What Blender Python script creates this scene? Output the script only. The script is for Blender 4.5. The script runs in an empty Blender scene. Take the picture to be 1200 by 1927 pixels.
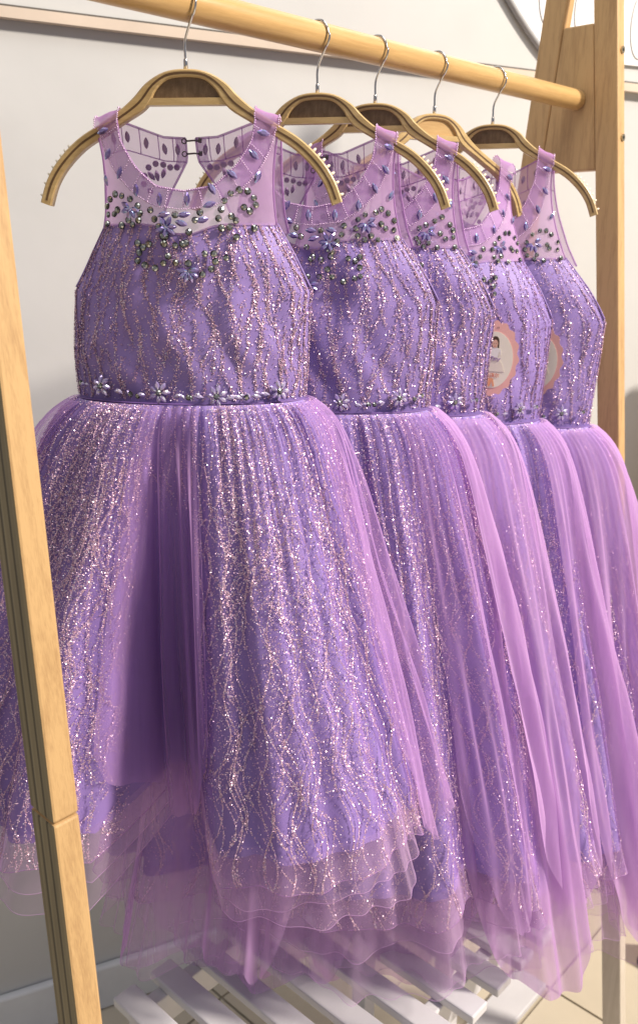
import bpy, math, random
import numpy as np
from mathutils import Vector, Matrix

sc = bpy.context.scene
COL = sc.collection
PI = math.pi

# ------------------------------------------------------------------ camera
CAM_Z = 1.844
cam_d = bpy.data.cameras.new('camera'); cam = bpy.data.objects.new('camera', cam_d); COL.objects.link(cam)
cam.location = (0, 0, CAM_Z)
cam.rotation_euler = (math.radians(90 - 17.0), 0, 0)
cam_d.sensor_fit = 'VERTICAL'; cam_d.sensor_height = 36.0; cam_d.lens = 30.64
cam_d.clip_start = 0.02; cam_d.clip_end = 60
cam_d.dof.use_dof = True; cam_d.dof.focus_distance = 1.08; cam_d.dof.aperture_fstop = 7.0
sc.camera = cam

# ------------------------------------------------------------------ light
w = bpy.data.worlds.new('World'); sc.world = w; w.use_nodes = True
bg = w.node_tree.nodes['Background']
bg.inputs['Color'].default_value = (0.86, 0.90, 1.0, 1); bg.inputs['Strength'].default_value = 0.28

def area(name, loc, target, size, power, color):
    l = bpy.data.lights.new(name, 'AREA'); l.shape = 'DISK'; l.size = size; l.energy = power; l.color = color
    o = bpy.data.objects.new(name, l); COL.objects.link(o); o.location = loc
    o.rotation_euler = (Vector(target) - Vector(loc)).to_track_quat('-Z', 'Y').to_euler()
    return o
area('window_light', (5.6, -0.35, 6.1), (0.15, 1.35, 1.35), 0.8, 900, (1.0, 0.89, 0.76))
area('ceiling_light', (0.2, 0.5, 4.6), (0.3, 1.3, 1.3), 1.6, 40, (1.0, 0.97, 0.94))

sc.view_settings.view_transform = 'Standard'; sc.view_settings.look = 'None'
sc.view_settings.exposure = 0.0; sc.view_settings.gamma = 1.0
sc.cycles.transparent_max_bounces = 28
sc.cycles.max_bounces = 7; sc.cycles.diffuse_bounces = 3; sc.cycles.glossy_bounces = 3; sc.cycles.transmission_bounces = 4
sc.cycles.caustics_reflective = False; sc.cycles.caustics_refractive = False

# ------------------------------------------------------------------ helpers
def new_mat(name):
    m = bpy.data.materials.new(name); m.use_nodes = True
    nt = m.node_tree; b = nt.nodes['Principled BSDF']
    return m, nt, b
def setp(b, **k):
    for n, v in k.items():
        b.inputs[n.replace('_', ' ')].default_value = v
def link(nt, a, b): nt.links.new(a, b)
def ramp(nt, pts):
    r = nt.nodes.new('ShaderNodeValToRGB'); e = r.color_ramp.elements
    while len(e) < len(pts): e.new(0.5)
    for x, (p, c) in zip(e, pts): x.position = p; x.color = (*c, 1)
    return r
def coord(nt, out='Object', scale=(1, 1, 1), rot=(0, 0, 0)):
    tc = nt.nodes.new('ShaderNodeTexCoord'); mp = nt.nodes.new('ShaderNodeMapping')
    link(nt, tc.outputs[out], mp.inputs['Vector']); mp.inputs['Scale'].default_value = scale; mp.inputs['Rotation'].default_value = rot
    return mp.outputs['Vector']
def noise(nt, vec, scale, detail=3, rough=0.55, dist=0.0):
    n = nt.nodes.new('ShaderNodeTexNoise'); link(nt, vec, n.inputs['Vector'])
    n.inputs['Scale'].default_value = scale; n.inputs['Detail'].default_value = detail
    n.inputs['Roughness'].default_value = rough; n.inputs['Distortion'].default_value = dist
    return n
def bump(nt, b, h, strength, dist=0.002):
    n = nt.nodes.new('ShaderNodeBump'); n.inputs['Strength'].default_value = strength; n.inputs['Distance'].default_value = dist
    link(nt, h, n.inputs['Height']); link(nt, n.outputs['Normal'], b.inputs['Normal'])

def wood(name, dark, light, scale, rough=0.45, bands=6.0, streak=1.0):
    m, nt, b = new_mat(name)
    v = coord(nt, 'Object', scale)
    n1 = noise(nt, v, bands, 4, 0.6, 0.6)
    n2 = noise(nt, v, bands * 9, 2, 0.6)
    mx = nt.nodes.new('ShaderNodeMath'); mx.operation = 'MULTIPLY_ADD'
    link(nt, n2.outputs['Fac'], mx.inputs[0]); mx.inputs[1].default_value = 0.35 * streak; link(nt, n1.outputs['Fac'], mx.inputs[2])
    mid = tuple((a + c) / 2 for a, c in zip(dark, light))
    r = ramp(nt, [(0.38, dark), (0.62, mid), (0.85, light)])
    link(nt, mx.outputs[0], r.inputs['Fac']); link(nt, r.outputs['Color'], b.inputs['Base Color'])
    setp(b, Roughness=rough)
    bump(nt, b, n2.outputs['Fac'], 0.15, 0.001)
    return m
M = {}
M['rack_wood'] = wood('rack_wood', (0.36, 0.205, 0.09), (0.58, 0.375, 0.175), (14, 14, 0.9), 0.5, 6.0, 1.6)
M['ply_wood'] = wood('ply_wood', (0.26, 0.19, 0.09), (0.52, 0.40, 0.21), (26, 26, 0.6), 0.55, 9.0)
m_, nt_, b_ = new_mat('ply_edge')
tc_ = nt_.nodes.new('ShaderNodeTexCoord'); dp_ = nt_.nodes.new('ShaderNodeVectorMath'); dp_.operation = 'DOT_PRODUCT'
link(nt_, tc_.outputs['Object'], dp_.inputs[0]); dp_.inputs[1].default_value = (math.cos(math.radians(43)), -math.sin(math.radians(43)), 0.108)
n_ = nt_.nodes.new('ShaderNodeTexNoise'); n_.noise_dimensions = '1D'; link(nt_, dp_.outputs['Value'], n_.inputs['W']); n_.inputs['Scale'].default_value = 190; n_.inputs['Detail'].default_value = 1
r_ = ramp(nt_, [(0.36, (0.13, 0.10, 0.055)), (0.46, (0.33, 0.26, 0.145)), (0.8, (0.42, 0.34, 0.20))])
g_ = noise(nt_, coord(nt_, 'Object', (14, 14, 0.9)), 4, 3); mxc = nt_.nodes.new('ShaderNodeMix'); mxc.data_type = 'RGBA'; mxc.blend_type = 'MULTIPLY'; mxc.inputs['Factor'].default_value = 0.55
link(nt_, n_.outputs['Fac'], r_.inputs['Fac']); link(nt_, r_.outputs['Color'], mxc.inputs['A']); link(nt_, g_.outputs['Fac'], mxc.inputs['B'])
link(nt_, mxc.outputs['Result'], b_.inputs['Base Color']); setp(b_, Roughness=0.6); bump(nt_, b_, n_.outputs['Fac'], 0.5, 0.002)
M['ply_edge'] = m_
M['foot_wood'] = wood('foot_wood', (0.52, 0.46, 0.38), (0.66, 0.60, 0.52), (14, 14, 0.9), 0.5)
M['rod_wood'] = wood('rod_wood', (0.46, 0.28, 0.11), (0.62, 0.40, 0.17), (1.2, 22, 22), 0.28)
M['hanger_wood'] = wood('hanger_wood', (0.46, 0.31, 0.13), (0.62, 0.45, 0.22), (4, 30, 30), 0.32)
M['hanger_stripe'] = wood('hanger_stripe', (0.10, 0.055, 0.025), (0.15, 0.085, 0.04), (4, 30, 30), 0.4)
M['panel_walnut'] = wood('panel_walnut', (0.10, 0.06, 0.03), (0.22, 0.145, 0.085), (30, 8, 9), 0.4)
M['panel_oak'] = wood('panel_oak', (0.50, 0.31, 0.13), (0.60, 0.40, 0.18), (5, 30, 40), 0.35)

def plain(name, col, rough=0.5, metal=0.0, var=0.06, vscale=8.0, bmp=0.1, **k):
    m, nt, b = new_mat(name)
    v = coord(nt)
    n = noise(nt, v, vscale, 4)
    lo = tuple(max(0, c * (1 - var)) for c in col); hi = tuple(min(1, c * (1 + var)) for c in col)
    r = ramp(nt, [(0.3, lo), (0.7, hi)])
    link(nt, n.outputs['Fac'], r.inputs['Fac']); link(nt, r.outputs['Color'], b.inputs['Base Color'])
    setp(b, Roughness=rough, Metallic=metal, **k)
    if bmp: bump(nt, b, n.outputs['Fac'], bmp, 0.003)
    return m
M['wall'] = plain('wall_paint', (0.56, 0.565, 0.565), 0.7, var=0.03, vscale=5.0, bmp=0.5)
M['rail'] = plain('rail_paint', (0.62, 0.52, 0.43), 0.5)
M['rail_under'] = plain('rail_gap', (0.10, 0.09, 0.08), 0.7)
M['base'] = plain('baseboard_paint', (0.72, 0.74, 0.77), 0.5)
M['white'] = plain('white_paint', (0.66, 0.66, 0.70), 0.42, var=0.04, vscale=14)
M['floor'] = plain('floor_tile', (0.60, 0.54, 0.43), 0.35, var=0.06, vscale=5)
M['grout'] = plain('floor_grout', (0.36, 0.32, 0.26), 0.8)
M['steel'] = plain('steel', (0.62, 0.62, 0.64), 0.18, 1.0, var=0.02, bmp=0)
M['brass'] = plain('brass_screw', (0.55, 0.47, 0.32), 0.35, 1.0, bmp=0)
M['rubber'] = plain('clear_rubber', (0.78, 0.72, 0.60), 0.3, bmp=0)
M['mustard'] = plain('mustard_cloth', (0.55, 0.33, 0.06), 0.8)
M['mat'] = plain('bench_shade_grey', (0.075, 0.075, 0.08), 0.8)  # the shade below the slats, put into a flat dark grey
M['black'] = plain('black_leather', (0.012, 0.012, 0.015), 0.4)
M['panel_rim'] = plain('panel_rim', (0.34, 0.34, 0.35), 0.4)
M['oval_line'] = plain('oval_line', (0.50, 0.49, 0.48), 0.5)
M['panel_white'] = plain('panel_white', (0.82, 0.83, 0.85), 0.4)
M['tag_pink'] = plain('tag_pink', (0.86, 0.47, 0.43), 0.5, bmp=0)
M['tag_cream'] = plain('tag_cream', (0.86, 0.80, 0.68), 0.5, bmp=0)
M['print_red'] = plain('print_red', (0.70, 0.16, 0.08), 0.6, bmp=0)
M['print_orange'] = plain('print_orange', (0.80, 0.36, 0.20), 0.6, bmp=0)
M['print_purple'] = plain('print_purple', (0.22, 0.08, 0.40), 0.6, bmp=0)
M['print_hair'] = plain('print_hair', (0.07, 0.035, 0.02), 0.6, bmp=0)
M['print_skin'] = plain('print_skin', (0.72, 0.44, 0.33), 0.6, bmp=0)
M['print_white'] = plain('print_white', (0.84, 0.80, 0.78), 0.6, bmp=0)
M['print_skirt'] = plain('print_skirt', (0.80, 0.72, 0.62), 0.6, bmp=0)
M['print_grey'] = plain('print_grey', (0.25, 0.18, 0.18), 0.6, bmp=0)

# cloth
def satin(name, col):
    m, nt, b = new_mat(name)
    v = coord(nt, 'Object', (1, 1, 0.35))
    n = noise(nt, v, 9, 3)
    r = ramp(nt, [(0.3, tuple(c * 0.88 for c in col)), (0.7, tuple(min(1, c * 1.1) for c in col))])
    link(nt, n.outputs['Fac'], r.inputs['Fac']); link(nt, r.outputs['Color'], b.inputs['Base Color'])
    setp(b, Roughness=0.58, Sheen_Weight=0.2, Sheen_Roughness=0.4, Sheen_Tint=(0.8, 0.7, 1, 1))
    n2 = noise(nt, v, 60, 3); bump(nt, b, n2.outputs['Fac'], 0.12, 0.002)
    return m
M['satin'] = satin('lilac_satin', (0.315, 0.215, 0.56))
M['satin_piping'] = satin('purple_piping', (0.20, 0.10, 0.36))

def tulle(name, col, a, trans=0.45, streak=0.5, sscale=(60, 60, 5)):
    """woven net: its cover grows as the sheet turns edge-on, as a real net's does"""
    m, nt, b = new_mat(name); nt.nodes.remove(b)
    out = nt.nodes['Material Output']
    d = nt.nodes.new('ShaderNodeBsdfDiffuse'); t = nt.nodes.new('ShaderNodeBsdfTranslucent'); tr = nt.nodes.new('ShaderNodeBsdfTransparent')
    d.inputs['Color'].default_value = (*col, 1); t.inputs['Color'].default_value = (*col, 1)
    mx = nt.nodes.new('ShaderNodeMixShader'); mx.inputs[0].default_value = trans
    link(nt, d.outputs[0], mx.inputs[1]); link(nt, t.outputs[0], mx.inputs[2])
    lw = nt.nodes.new('ShaderNodeLayerWeight'); lw.inputs['Blend'].default_value = 0.5
    def math_(op, x, y):
        q = nt.nodes.new('ShaderNodeMath'); q.operation = op
        for i, z in enumerate((x, y)):
            if isinstance(z, (int, float)): q.inputs[i].default_value = z
            else: link(nt, z, q.inputs[i])
        return q.outputs[0]
    cosv = math_('MAXIMUM', math_('SUBTRACT', 1.0, lw.outputs['Facing']), 0.20)
    v = coord(nt, 'Object', sscale)
    n = noise(nt, v, 1.0, 3, 0.6)
    cover = math_('ADD', a - streak * a * 0.5, math_('MULTIPLY', n.outputs['Fac'], streak * a))
    open_ = math_('SUBTRACT', 1.0, cover)
    fac = math_('SUBTRACT', 1.0, math_('POWER', open_, math_('DIVIDE', 1.0, cosv)))
    mx2 = nt.nodes.new('ShaderNodeMixShader')
    link(nt, fac, mx2.inputs[0]); link(nt, tr.outputs[0], mx2.inputs[1]); link(nt, mx.outputs[0], mx2.inputs[2])
    link(nt, mx2.outputs[0], out.inputs['Surface'])
    return m
LIL = (0.66, 0.40, 0.74)
M['tulle_outer'] = tulle('tulle_outer', (0.72, 0.45, 0.84), 0.25, 0.55, 0.6)
M['tulle_full'] = tulle('tulle_full', (0.81, 0.53, 0.90), 0.50, 0.58, 0.5)
M['tulle_glitter'] = tulle('tulle_glitter', (0.50, 0.30, 0.68), 0.11, 0.4, 0.4)
M['tulle_under'] = tulle('tulle_under', (0.78, 0.55, 0.86), 0.14, 0.45, 0.5)
M['yoke'] = tulle('yoke_mesh', (0.76, 0.52, 0.83), 0.54, 0.45, 0.1)
M['yoke_band'] = tulle('yoke_band', (0.60, 0.38, 0.72), 0.30, 0.4, 0.1)
M['binding'] = tulle('yoke_binding', (0.58, 0.34, 0.68), 0.55, 0.4, 0.1)

def shiny(name, col, rough, metal, var=None):
    m, nt, b = new_mat(name)
    setp(b, Roughness=rough, Metallic=metal)
    if var:
        oi = nt.nodes.new('ShaderNodeNewGeometry')
        r = ramp(nt, var); link(nt, oi.outputs['Random Per Island'], r.inputs['Fac'])
        link(nt, r.outputs['Color'], b.inputs['Base Color'])
    else: b.inputs['Base Color'].default_value = (*col, 1)
    return m
M['glitter'] = shiny('glitter', None, 0.34, 0.50, [(0.0, (0.46, 0.28, 0.48)), (0.3, (0.80, 0.50, 0.66)), (0.75, (0.92, 0.64, 0.74)), (1.0, (0.84, 0.80, 0.94))])
M['stone'] = shiny('smoke_crystal', None, 0.10, 0.85, [(0.0, (0.06, 0.062, 0.06)), (0.45, (0.22, 0.23, 0.21)), (0.8, (0.48, 0.49, 0.46)), (1.0, (0.92, 0.92, 0.90))])
M['setting'] = shiny('dark_setting', (0.07, 0.07, 0.07), 0.3, 0.9)
M['gem'] = shiny('purple_gem', None, 0.10, 0.6, [(0.0, (0.07, 0.05, 0.18)), (0.4, (0.27, 0.19, 0.52)), (0.75, (0.62, 0.54, 0.82)), (1.0, (0.26, 0.40, 0.70))])
M['gem_back'] = plain('gem_back', (0.40, 0.28, 0.44), 0.6, bmp=0)
M['petal'] = shiny('lilac_crystal', None, 0.08, 0.45, [(0.0, (0.24, 0.17, 0.44)), (0.5, (0.54, 0.44, 0.74)), (1.0, (0.80, 0.78, 0.88))])
M['bead'] = shiny('pearl_bead', (0.72, 0.52, 0.76), 0.25, 0.25)
M['hookeye'] = shiny('dark_hook', (0.14, 0.12, 0.13), 0.35, 0.9)

def mesh_data(name, verts, faces, mat, smooth=False):
    me = bpy.data.meshes.new(name)
    v = np.asarray(verts, np.float32).reshape(-1, 3); f = np.asarray(faces, np.int32) if not isinstance(faces, list) else faces
    if isinstance(f, np.ndarray):
        nf, k = f.shape
        me.vertices.add(len(v)); me.vertices.foreach_set('co', v.ravel())
        me.loops.add(nf * k); me.loops.foreach_set('vertex_index', f.ravel())
        me.polygons.add(nf); me.polygons.foreach_set('loop_start', np.arange(0, nf * k, k, dtype=np.int32))
        me.update(calc_edges=True)
    else:
        me.from_pydata([tuple(map(float, p)) for p in v], [], f); me.update()
    me.polygons.foreach_set('use_smooth', np.full(len(me.polygons), smooth))
    if isinstance(mat, (list, tuple)):
        for q in mat: me.materials.append(q)
    elif mat: me.materials.append(mat)
    return me
def obj(name, me, parent=None, loc=None, rot=None, scale=None):
    o = bpy.data.objects.new(name, me); COL.objects.link(o)
    if parent is not None: o.parent = parent
    if loc is not None: o.location = loc
    if rot is not None: o.rotation_euler = rot
    if scale is not None: o.scale = scale
    return o
def thing(name, label, cat, loc=(0, 0, 0), rotz=0.0, group=None):
    o = obj(name, None, None, loc, (0, 0, rotz)); o.empty_display_size = 0.05
    o['label'] = label; o['category'] = cat
    if group: o['group'] = group
    return o
def grid_faces(nu, nv, closed=False):
    f = []
    nc = nu if closed else nu - 1
    i = np.arange(nc)[:, None]; j = np.arange(nv - 1)[None, :]
    i2 = (i + 1) % nu
    a = i * nv + j; b = i2 * nv + j; c = i2 * nv + j + 1; d = i * nv + j + 1
    return np.stack([a, b, c, d], -1).reshape(-1, 4)
def grid_mesh(name, P, mat, closed=False, smooth=True):
    nu, nv = P.shape[:2]
    return mesh_data(name, P.reshape(-1, 3), grid_faces(nu, nv, closed), mat, smooth)
def tube(pts, r, n=8, caps=True):
    """tube along points; r a number or a list"""
    pts = np.asarray(pts, float); k = len(pts)
    rr = np.full(k, r) if np.isscalar(r) else np.asarray(r, float)
    T = np.gradient(pts, axis=0); T /= np.linalg.norm(T, axis=1)[:, None] + 1e-12
    up = np.array([0, 0, 1.0]) if abs(T[0][2]) < 0.9 else np.array([0, 1.0, 0])
    N = np.cross(T[0], up); N /= np.linalg.norm(N); V = []
    for i in range(k):
        N = N - T[i] * np.dot(N, T[i]); N /= np.linalg.norm(N); B = np.cross(T[i], N)
        a = np.linspace(0, 2 * PI, n, endpoint=False)
        V.append(pts[i] + rr[i] * (np.cos(a)[:, None] * N + np.sin(a)[:, None] * B))
    V = np.concatenate(V)
    F = []
    for i in range(k - 1):
        for j in range(n):
            F.append((i * n + j, i * n + (j + 1) % n, (i + 1) * n + (j + 1) % n, (i + 1) * n + j))
    if caps:
        F.append(tuple(range(n))[::-1]); F.append(tuple((k - 1) * n + j for j in range(n)))
    return V, F
class MB:
    def __init__(s): s.v = []; s.f = []; s.n = 0
    def add(s, V, F):
        V = np.asarray(V, float).reshape(-1, 3); s.v.append(V); s.f += [tuple(int(i) + s.n for i in q) for q in F]; s.n += len(V)
    def prism(s, quad_lo, quad_hi):
        """two matching rings of points -> closed solid"""
        k = len(quad_lo); s.add(list(quad_lo) + list(quad_hi),
            [tuple(range(k))[::-1], tuple(range(k, 2 * k))] + [(i, (i + 1) % k, k + (i + 1) % k, k + i) for i in range(k)])
    def data(s, name, mat, smooth=False): return mesh_data(name, np.concatenate(s.v), s.f, mat, smooth)
def bevel(o, wdt, seg=2):
    m = o.modifiers.new('bevel', 'BEVEL'); m.width = wdt; m.segments = seg; m.limit_method = 'ANGLE'
    return o
rng = np.random.default_rng(7)
random.seed(5)

# ------------------------------------------------------------------ frame of the rack
AZ = math.radians(43.0)
R = np.array([math.sin(AZ), math.cos(AZ), 0.0])         # along the rod, away from the camera
D = np.array([math.cos(AZ), -math.sin(AZ), 0.0])        # across the rack, towards the window
C0 = np.array([-0.1475, 1.0905, 0.0])                   # below the first hanger
ROD_Z = CAM_Z + 0.256
def W(r, d, z): return C0 + r * R + d * D + np.array([0, 0, z])

# ------------------------------------------------------------------ the setting
AZW = math.radians(66.0)
WX = np.array([math.sin(AZW), math.cos(AZW), 0.0]); WN = np.array([WX[1], -WX[0], 0.0])
P0 = np.array([0.1923, 2.0861, 0.0])
C0w = P0 + WX * np.dot(C0 - P0, WX)
def WL(s, z, n=0.0): return C0w + WX * s + WN * n + np.array([0, 0, z])
def wall_box(mb, s0, s1, z0, z1, n0, n1, tilt=0.0):
    lo = [WL(s0, z0 - tilt * s0, n0), WL(s1, z0 - tilt * s1, n0), WL(s1, z0 - tilt * s1, n1), WL(s0, z0 - tilt * s0, n1)]
    hi = [WL(s0, z1 - tilt * s0, n0), WL(s1, z1 - tilt * s1, n0), WL(s1, z1 - tilt * s1, n1), WL(s0, z1 - tilt * s0, n1)]
    mb.prism(lo, hi)
def structure(name, mb, mat, label=None):
    o = obj(name, mb.data(name, mat)); o['kind'] = 'structure'
    if label: o['label'] = label
    return o
mb = MB(); wall_box(mb, -4, 6, -0.05, 4.0, -0.12, 0.0); structure('wall', mb, M['wall'], 'off white plastered wall behind the rack')
TL = 0.021
mb = MB(); wall_box(mb, -4, 6, CAM_Z + 0.3845, CAM_Z + 0.4025, 0.001, 0.020, TL)
rail = structure('picture_rail', mb, M['rail'], 'narrow tan picture rail along the wall')
mb = MB(); wall_box(mb, -4, 6, CAM_Z + 0.4035, CAM_Z + 0.4085, 0.001, 0.007, TL); o = obj('rail_shadow_gap', mb.data('rail_shadow_gap', M['rail_under']), rail)
mb = MB(); wall_box(mb, -4, 6, CAM_Z + 0.405, CAM_Z + 2.1, 0.0005, 0.004, TL); obj('upper_wall_board', mb.data('upper_wall_board', M['wall']), rail)
mb = MB(); wall_box(mb, -4, 6, 0.002, 0.128, 0.001, 0.022); b_ = structure('baseboard', mb, M['base'], 'pale grey baseboard at the foot of the wall'); bevel(b_, 0.006)
mb = MB(); q = [(-7, -5), (9, -5), (9, 9), (-7, 9)]
mb.prism([(x, y, -0.06) for x, y in q], [(x, y, -0.006) for x, y in q])
fl = structure('floor', mb, M['grout'], 'cream tiled shop floor')
tm = MB(); ts = 0.60; g = 0.0035; hs = ts / 2 - g
tm.prism([R * a * hs + D * b * hs + np.array([0, 0, -0.006]) for a, b in ((-1, 1), (-1, -1), (1, -1), (1, 1))][::-1],
         [R * a * hs + D * b * hs for a, b in ((-1, 1), (-1, -1), (1, -1), (1, 1))][::-1])
tile_me = tm.data('tile', M['floor'])
for i in range(-4, 7):
    for j in range(-4, 6):
        obj('tile', tile_me, fl, W(1.03 + ts * (i - 1 + 0.5) - 0.0, 0.06 + ts * (j + 0.5), 0))

# round wall panel above the picture rail
def circle3(a, b, c):
    A = np.array([[2 * (b[0] - a[0]), 2 * (b[1] - a[1])], [2 * (c[0] - a[0]), 2 * (c[1] - a[1])]])
    y = np.array([b[0]**2 - a[0]**2 + b[1]**2 - a[1]**2, c[0]**2 - a[0]**2 + c[1]**2 - a[1]**2])
    x = np.linalg.solve(A, y); return x, np.linalg.norm(x - np.array(a))
cc, cr = np.array([1.62, 1.12]), 0.893
base = WL(1.3, CAM_Z + 0.41, 0.006)
rp = thing('wall_panel', 'large round white wall panel with a grey rim resting on the rail', 'wall panel', tuple(base))
half = math.acos((cc[1] - 0.412) / cr)                     # the rail cuts the circle
arc = np.linspace(-PI / 2 + half, 1.5 * PI - half, 110)
def ring(rad, n): return [WL(cc[0] + rad * math.cos(t), CAM_Z + cc[1] + rad * math.sin(t), 0.006 + n) - base for t in arc]
mb = MB(); mb.prism(ring(cr - 0.004, 0.0), ring(cr - 0.004, 0.006)); obj('disc', mb.data('disc', M['panel_white']), rp)
V, F = tube([WL(cc[0] + cr * math.cos(t), CAM_Z + cc[1] + cr * math.sin(t), 0.012) - base for t in arc], 0.0075, 8); obj('rim', mesh_data('rim', V, F, M['panel_rim'], True), rp)
ov = np.linspace(0, 2 * PI, 40)
for (s, z, rx, rz) in ((1.075, 0.545, 0.036, 0.070), (1.175, 0.515, 0.034, 0.06), (1.245, 0.54, 0.036, 0.075), (1.345, 0.50, 0.036, 0.07), (1.14, 0.66, 0.04, 0.06), (1.27, 0.68, 0.045, 0.06)):
    P = [WL(s + rx * math.cos(t), CAM_Z + z + rz * math.sin(t) * (1 - 0.12 * math.cos(t)), 0.0128) - base for t in ov]
    V, F = tube(P, 0.0014, 6, False); obj('oval_relief', mesh_data('oval_relief', V, F, M['oval_line'], True), rp)

# mustard cloth and bag at the right edge
mb_root = thing('draped_cloth', 'mustard yellow draped cloth by the wall, right of the rack post', 'cloth', tuple(WL(1.575, 0, 0.16)))
th = np.linspace(0, 2 * PI, 72, endpoint=False); hh = np.linspace(0, 1, 14)
TH, HH = np.meshgrid(th, hh, indexing='ij')
rad = (0.06 + 0.20 * HH) * (1 + 0.10 * HH * np.sin(11 * TH))
P = np.stack([rad * np.cos(TH), rad * 0.5 * np.sin(TH), 1.60 - 1.585 * HH], -1)
o = obj('cloth', grid_mesh('cloth', P, M['mustard'], True), mb_root)
bag = thing('bag', 'small black bag on the floor right of the rack post', 'bag', tuple(W(1.30, 0.255, 0.0)), -AZ)
mb = MB(); mb.prism([(-.07, -.05, 0), (.07, -.05, 0), (.07, .05, 0), (-.07, .05, 0)], [(-.055, -.03, .09), (.055, -.03, .09), (.055, .03, .09), (-.055, .03, .09)])
bevel(obj('pouch', mb.data('pouch', M['black']), bag), 0.014, 3)
V, F = tube([(0.045 * math.cos(t), 0, 0.09 + 0.05 * math.sin(t)) for t in np.linspace(-.05, PI + .05, 16)], 0.006, 8); obj('handle', mesh_data('handle', V, F, M['black'], True), bag)

# ------------------------------------------------------------------ clothes rack
rbase = W(0.3, 0, 0)
rack = thing('clothes_rack', 'pale wooden A-frame clothes rack with a round rod carrying the dresses', 'clothes rack', tuple(rbase))
DC = -0.010                                              # middle of the frame across the rod
def fx(sgn, h): return DC + sgn * (0.0885 + 0.108 * h)    # outer edge of a leg, h below the rod
def rack_slab(name, corners, r_of, thick, mat, bev=0.003, edge_mat=None):
    """flat piece in the frame plane: corners (d, h below rod); r_of(h) gives its plane"""
    mb = MB()
    lo = [W(r_of(h), d, ROD_Z - h) - rbase for d, h in corners]; hi = [W(r_of(h) + thick, d, ROD_Z - h) - rbase for d, h in corners]
    mb.prism(lo, hi)
    o = obj(name, mb.data(name, mat), rack); bevel(o, bev)
    if edge_mat:
        o.data.materials.append(edge_mat)
        for pl in o.data.polygons:
            if abs(pl.normal.dot(Vector(R))) > .9: pl.material_index = 1
    return o
LW = 0.045
far = lambda h: 0.9128
near = lambda h: -0.310 - 0.040 * h
for r_of, tag_ in ((far, 0), (near, 1)):
    for sg in (1, -1):
        split = 0.80 if tag_ else 1.30
        upper = [(fx(sg, -0.33), -0.33), (fx(sg, split), split), (fx(sg, split) - sg * LW, split), (fx(sg, -0.33) - sg * LW, -0.33)]
        lower = [(fx(sg, split), split + 0.0018), (fx(sg, ROD_Z), ROD_Z - 0.001), (fx(sg, ROD_Z) - sg * LW, ROD_Z - 0.001), (fx(sg, split) - sg * LW, split + 0.0018)]
        if sg < 0: upper = upper[::-1]; lower = lower[::-1]
        rack_slab('leg', upper, r_of, 0.029, M['rack_wood'], .003, M['ply_edge'] if tag_ else None)
        rack_slab('leg_extension', lower, r_of, 0.029, M['foot_wood'] if not tag_ else M['rack_wood'], .003, M['ply_edge'] if tag_ else None)
    t_, b_ = -0.125, 0.1225
    cor = [(fx(1, t_) - LW - .0005, t_), (fx(1, b_) - LW - .0005, b_), (fx(-1, b_) + LW + .0005, b_), (fx(-1, t_) + LW + .0005, t_)]
    rack_slab('end_plate', cor, lambda h, f=r_of: f(h) + 0.0015, 0.030, M['rack_wood'])
    for h in (-0.33 + 0.02,):
        cor = [(fx(1, h) - LW - .0005, h - 0.02), (fx(1, h + .1) - LW - .0005, h + 0.04), (fx(-1, h + .1) + LW + .0005, h + 0.04), (fx(-1, h) + LW + .0005, h - 0.02)]
        rack_slab('top_block', cor, lambda h, f=r_of: f(h) + 0.002, 0.030, M['rack_wood'])
    for h in (-0.077, 0.0685):
        ctr = W(r_of(h) + 0.017, fx(1, h) + 0.0008, ROD_Z - h) - rbase
        V, F = tube([ctr - D * 0.003, ctr + D * 0.0022], 0.0062, 16); s_ = obj('screw', mesh_data('screw', V, F, M['brass']), rack)
        V, F = tube([ctr + D * 0.0021, ctr + D * 0.0026], 0.0026, 6); obj('socket', mesh_data('socket', V, F, M['setting']), s_)
rod_a = W(-0.278, 0, ROD_Z) - rbase; rod_b = W(0.9115, 0, ROD_Z) - rbase
n = 30
V, F = tube([rod_a + (rod_b - rod_a) * t for t in list(np.linspace(0, 0.992, n)) + [0.9945, 0.997, 1.0]], [0.0175] * n + [0.0178, 0.0176, 0.0172], 36)
rodme = mesh_data('rod', V, F, M['rod_wood'], True)
ro = obj('rod', rodme, rack); 
# the rod's own axes for its grain
m_ = Matrix(((R[0], D[0], 0, 0), (R[1], D[1], 0, 0), (R[2], D[2], 1, 0), (0, 0, 0, 1)))
rodme.transform(m_.inverted() @ Matrix.Translation(-Vector(rod_a))); ro.matrix_basis = Matrix.Translation(Vector(rod_a)) @ m_

# ------------------------------------------------------------------ white slatted bench
BZ = CAM_Z - 1.20
bbase = W(0.2, 0.05, 0)
bench = thing('slatted_bench', 'white slatted bench standing under the dresses', 'bench', tuple(bbase))
def bbox(name, r0, r1, d0, d1, z0, z1, bev=0.003):
    mb = MB(); c4 = [(r0, d1), (r1, d1), (r1, d0), (r0, d0)][::-1]
    mb.prism([W(r, d, z0) - bbase for r, d in c4], [W(r, d, z1) - bbase for r, d in c4])
    return bevel(obj(name, mb.data(name, M['white']), bench), bev)
for k in range(9):
    r0 = -0.088 + 0.0752 * k
    bbox('slat', r0, r0 + 0.044, -0.187 + random.uniform(-.002, .002), 0.275, BZ - 0.018, BZ, 0.003)
for d0 in (-0.165, 0.190):
    bbox('rail', -0.075, 0.55, d0, d0 + 0.026, BZ - 0.078, BZ - 0.0185)
for r0 in (-0.085, 0.52):
    bbox('side_rail', r0, r0 + 0.026, -0.138, 0.189, BZ - 0.070, BZ - 0.0185)
for r0 in (-0.074, 0.50):
    for d0 in (-0.158, 0.06): bbox('leg', r0, r0 + 0.038, d0 - 0.006, d0 + 0.032, 0.0, BZ - 0.079)
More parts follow.
